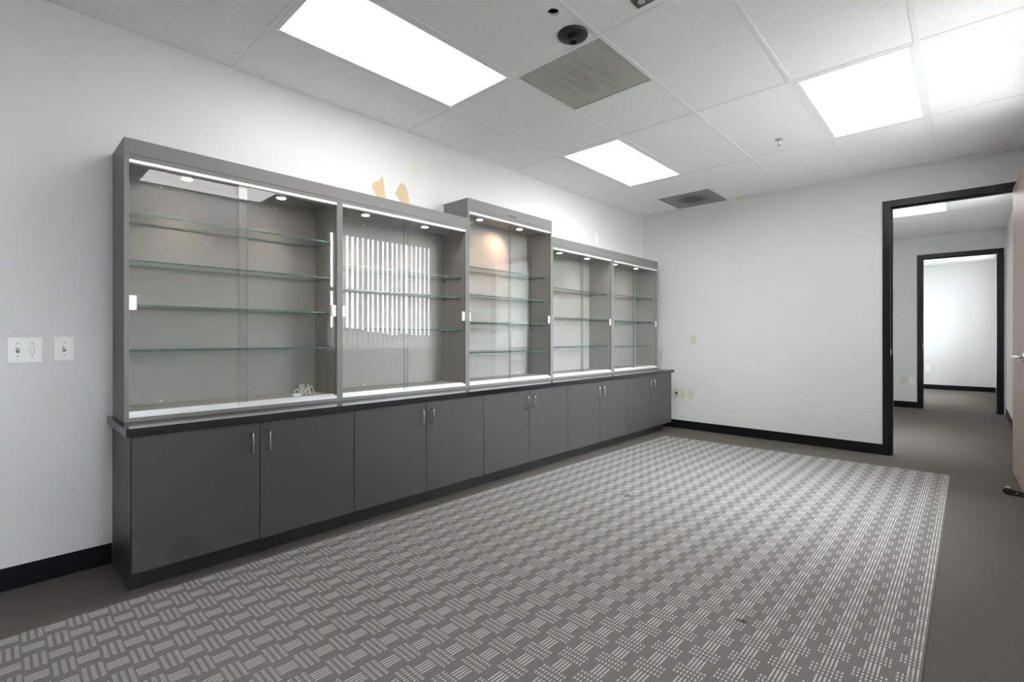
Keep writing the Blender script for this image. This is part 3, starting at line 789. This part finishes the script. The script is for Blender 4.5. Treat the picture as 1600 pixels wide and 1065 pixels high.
tube(bm, [(0.22, -4.60, zb), (0.21, -4.575, zb), (0.225, -4.555, zb + 0.001), (0.24, -4.552, zb)], 0.0026, 7); O('cable_tail', bm, M['cable'], t)
bm = bmesh.new(); box(bm, 0.195, 0.232, -4.722, -4.676, zb - 0.0025, zb + 0.013); bevel(bm, 0.003)
tube(bm, [(0.205, -4.70, zb + 0.013), (0.21, -4.705, zb + 0.034), (0.22, -4.69, zb + 0.038), (0.222, -4.672, zb + 0.02)], 0.0028, 7)
O('plug', bm, M['white_plastic'], t)

# loose glass pane leaning on the far end of the display cases
bm = bmesh.new(); poly_prism(bm, [(0.10, 0.7490), (0.350, 0.7490), (0.382, 0.998), (0.10, 0.996)], 'y', -0.1985, -0.1935)
for f in bm.faces:
    f.material_index = 0 if abs(f.normal.y) > 0.9 else 1
M['dark_edge'] = plain('dark_glass_edge', (0.10, 0.12, 0.115, 1), 0.2)
tag(O('loose_glass_pane', bm, [M['glass'], M['dark_edge']], origin=(0.25, -0.196, 0.749)), 'loose clear glass pane standing at the far end of the worktop', 'glass pane')

# wall plates
def plate_x(name, ya, yb_, za, zb, label, cat, grp, gangs):
    t = thing(name, (0.0, (ya + yb_) / 2, (za + zb) / 2), label, cat, grp)
    bm = bmesh.new(); box(bm, 0.0005, 0.0065, ya, yb_, za, zb); bevel(bm, 0.0022); O('cover_plate', bm, M['white_plastic'], t)
    zc = (za + zb) / 2
    for (y, kind) in gangs:
        if kind == 'toggle':
            bm = bmesh.new(); box(bm, 0.0066, 0.0071, y - 0.0058, y + 0.0058, zc - 0.0125, zc + 0.0125); O('toggle_slot', bm, M['slot'], t)
            bm = bmesh.new(); poly_prism(bm, [(0.0072, zc - 0.007), (0.0072, zc + 0.009), (0.0205, zc + 0.0145), (0.0215, zc + 0.0085)], 'y', y - 0.0042, y + 0.0042)
            O('toggle', bm, M['white_plastic'], t)
        else:
            bm = bmesh.new()
            w_, hh = 0.0072, 0.0155
            for d in ((y - w_, y - w_ + 0.0009, zc - hh, zc + hh), (y + w_ - 0.0009, y + w_, zc - hh, zc + hh), (y - w_, y + w_, zc - hh, zc - hh + 0.0009), (y - w_, y + w_, zc + hh - 0.0009, zc + hh)):
                box(bm, 0.0066, 0.0069, *d)
            O('blank_insert', bm, M['steel_dark'], t)
        for dz in (-0.030, 0.030):
            bm = bmesh.new(); lathe(bm, [(0.0026, 0.0), (0.0022, 0.001)], (0.0066, y, zc + dz), 10, 'x'); O('screw', bm, M['steel_dark'], t)
plate_x('light_switch', -5.910, -5.797, 1.032, 1.148, 'white double switch plate at the left edge, one toggle and one blank', 'light switch', 'white switch plates left of the cabinets', [(-5.877, 'toggle'), (-5.830, 'blank')])
plate_x('light_switch', -5.755, -5.686, 1.036, 1.150, 'white single toggle switch plate closest to the cabinets', 'light switch', 'white switch plates left of the cabinets', [(-5.7195, 'toggle')])

def plate_y(name, xa, xb, za, zb, y, label, grp, kind, m='ivory', cat='wall plate'):
    t = thing(name, ((xa + xb) / 2, y, (za + zb) / 2), label, cat, grp)
    bm = bmesh.new(); box(bm, xa, xb, y - 0.0065, y - 0.0005, za, zb); bevel(bm, 0.0022); O('cover_plate', bm, M[m], t)
    xc, zc = (xa + xb) / 2, (za + zb) / 2
    if kind == 'duplex':
        for dz in (-0.0195, 0.0195):
            bm = bmesh.new(); lathe(bm, [(0.0165, 0.0), (0.0165, -0.0014), (0.0150, -0.002)], (xc, y - 0.0066, zc + dz), 20, 'y'); s_ = O('socket', bm, M[m], t)
            bm = bmesh.new()
            for dx in (-0.0062, 0.0062): box(bm, xc + dx - 0.0011, xc + dx + 0.0011, y - 0.0091, y - 0.0087, zc + dz - 0.002, zc + dz + 0.006)
            lathe(bm, [(0.0022, 0), (0.0022, -0.0004)], (xc, y - 0.0087, zc + dz - 0.007), 8, 'y'); O('socket_slots', bm, M['slot'], s_)
    elif kind == 'hole':
        bm = bmesh.new(); lathe(bm, [(0.0165, 0.0), (0.0165, -0.0008)], (xc, y - 0.0066, zc), 20, 'y'); O('cable_hole', bm, M['slot'], t)
    elif kind == 'jack':
        bm = bmesh.new(); lathe(bm, [(0.0045, 0.0), (0.0045, -0.006)], (xc, y - 0.0066, zc), 10, 'y'); O('jack', bm, M['steel_dark'], t)
    elif kind == 'rocker':
        bm = bmesh.new(); box(bm, xc - 0.0165, xc + 0.0165, y - 0.009, y - 0.0066, zc - 0.033, zc + 0.033); bevel(bm, 0.001); O('insert', bm, M[m], t)
g1 = 'ivory plates low on the far wall'
plate_y('wall_plate', 0.434, 0.504, 0.380, 0.496, 0.0, 'ivory plate with a black hole, low on the far wall nearest the cabinets', g1, 'hole')
plate_y('wall_plate', 0.516, 0.586, 0.380, 0.496, 0.0, 'ivory jack plate low on the far wall, middle of the three', g1, 'jack')
plate_y('wall_plate', 0.628, 0.698, 0.382, 0.498, 0.0, 'ivory duplex outlet low on the far wall, right of the three', g1, 'duplex', cat='outlet')
plate_y('wall_plate', 0.652, 0.722, 1.063, 1.179, 0.0, 'lone ivory outlet at chest height on the far wall', None, 'duplex', cat='outlet')
plate_y('wall_plate', 2.350, 2.420, 0.380, 0.496, Y1, 'ivory jack plate beyond the doorway, left of the pair', 'plates beside the second doorway', 'jack')
plate_y('wall_plate', 2.473, 2.543, 0.382, 0.498, Y1, 'grey duplex outlet beyond the doorway, right of the pair', 'plates beside the second doorway', 'duplex', 'white_plastic', 'outlet')
plate_y('wall_plate', 2.466, 2.542, 0.395, 0.518, Y3, 'white plate on the wall of the farthest room', None, 'rocker', 'white_plastic')

# door stop on the floor under the open leaf
t = thing('door_stop', (3.42, -0.845, 0.0), 'black perforated rubber door stop on the carpet under the open door', 'door stop')
bm = bmesh.new()
rr0 = 0.023; Lw = 0.150
outl = [(rr0 * math.cos(a_), 0.0245 + rr0 * math.sin(a_)) for a_ in [PI / 2 + PI * k / 12 for k in range(13)]]
outl += [(Lw, 0.0015), (Lw, 0.020)]
holes = [[(-0.006, 0.016), (0.014, 0.014), (0.018, 0.026), (0.004, 0.036), (-0.008, 0.032)],
         [(0.040, 0.013), (0.060, 0.012), (0.056, 0.027), (0.044, 0.029)],
         [(0.078, 0.011), (0.092, 0.011), (0.089, 0.022), (0.080, 0.023)], [(0.110, 0.010), (0.120, 0.010), (0.119, 0.017), (0.111, 0.018)]]
loops = [[Vector((x, z, 0)) for x, z in lp] for lp in [outl] + holes]
flat = [p for lp in loops for p in lp]
fr = [bm.verts.new((p.x, -0.014, p.y)) for p in flat]; bk = [bm.verts.new((p.x, 0.014, p.y)) for p in flat]
for tr in tessellate_polygon(loops):
    bm.faces.new([fr[q] for q in tr]); bm.faces.new([bk[q] for q in reversed(tr)])
ofs = 0
for lp in loops:
    n_ = len(lp)
    for k in range(n_): bm.faces.new((fr[ofs + k], fr[ofs + (k + 1) % n_], bk[ofs + (k + 1) % n_], bk[ofs + k]))
    ofs += n_
bmesh.ops.rotate(bm, verts=bm.verts[:], cent=(0, 0, 0), matrix=Matrix.Rotation(math.radians(-6), 3, 'Z'))
bmesh.ops.translate(bm, verts=bm.verts[:], vec=(3.388, -0.878, 0))
O('wedge', bm, M['rubber'], t)
bm = bmesh.new(); lathe(bm, [(0.016, 0.0), (0.016, 0.040), (0.012, 0.047)], (3.392, -0.838, 0.001), 18)
M['clear_grey'] = plain('grey_plastic', (0.42, 0.42, 0.41, 1), 0.35); O('bumper', bm, M['clear_grey'], t)

# ------------------------------------------------------------------ patterned carpet inlay
rb = bmesh.new(); uvl = rb.loops.layers.uv.new('UVMap')
def xl_at(y): return 0.612 + (y + 0.60) * (0.612 - 0.520) / 4.9 * (1.0) if y > -5.5 else 0.520 + (y + 5.5) * 0.012
XRG = 3.070; y_end, y_beg = -0.60, -8.6
NY, NX = 48, 10
gv = []
for j in range(NY + 1):
    f = j / NY; row = []
    for i in range(NX + 1):
        g = i / NX
        y1_ = -0.606 + 0.080 * g; y = y_beg + (y1_ - y_beg) * f
        x0 = xl_at(y); row.append((x0 + (XRG - x0) * g, y, g * (XRG - 0.57)))
    gv.append(row)
vt = [[rb.verts.new((p[0], p[1], 0.0045)) for p in row] for row in gv]
vb = [[rb.verts.new((p[0], p[1], 0.0003)) for p in row] for row in gv]
for j in range(NY):
    for i in range(NX):
        q = rb.faces.new((vt[j][i], vt[j][i + 1], vt[j + 1][i + 1], vt[j + 1][i]))
        for lp, (jj, ii) in zip(q.loops, ((j, i), (j, i + 1), (j + 1, i + 1), (j + 1, i))):
            lp[uvl].uv = (gv[jj][ii][2], gv[jj][ii][1] + 5.125 - 0.0331 + 0.0331)
ringi = [(0, i) for i in range(NX)] + [(j, NX) for j in range(NY)] + [(NY, i) for i in range(NX, 0, -1)] + [(j, 0) for j in range(NY, 0, -1)]
for a, b in zip(ringi, ringi[1:] + ringi[:1]):
    q = rb.faces.new((vt[a[0]][a[1]], vb[a[0]][a[1]], vb[b[0]][b[1]], vt[b[0]][b[1]]))
    for lp in q.loops: lp[uvl].uv = (0.5, 0.02)
tag(O('patterned_carpet', rb, M['rug'], origin=(1.8, -3.8, 0)), 'large grey and cream basketweave patterned carpet lying in front of the cabinets', 'carpet')

# ------------------------------------------------------------------ vertical blinds
def blind(ya, yb_, label, turn=0.0):
    t = thing('vertical_blind', (W + 0.05, (ya + yb_) / 2, WZ0), label, 'window blind', 'white vertical blinds')
    B('headrail', M['slat'], (W + 0.018, W + 0.088, ya + 0.01, yb_ - 0.01, WZ1 - 0.065, WZ1 - 0.002), t, bev=0.003)
    n = int((yb_ - ya - 0.06) / 0.080); s0 = None
    for k in range(n + 1):
        y = ya + 0.045 + k * 0.080
        if s0 is None:
            bm = bmesh.new(); z0, z1 = WZ0 + 0.030, WZ1 - 0.068
            lo_, hi_ = [], []
            for q in range(5):
                f = q / 4 - 0.5; x = W + 0.053 + f * 0.088; yy = y + 0.006 * (1 - 4 * f * f)
                for dy in (0.0,): lo_.append((x, yy)); hi_.append((x, yy + 0.0009))
            poly_prism(bm, lo_ + list(reversed(hi_)), 'z', z0, z1)
            yy0 = y
            s0 = O('slat', bm, M['slat'], t, origin=(W + 0.053, y, z0)); s0.rotation_euler = (0, 0, math.radians(turn))
        else:
            c = dup(s0, (0, y - yy0, 0))
            c.rotation_euler = (0, 0, math.radians(turn + rnd.uniform(-7, 7)))
blind(*WIN[0], 'white vertical blind in the wide window opposite the cabinets')
blind(*WIN[1], 'white vertical blind in the window beyond the doorway')
blind(*WIN[2], 'white vertical blind in the window of the farthest room')
blind(*WIN[3], 'white vertical blind dimming the added, unseen fill window beside the camera', 44.0)  # sets how much fill the added window lets in
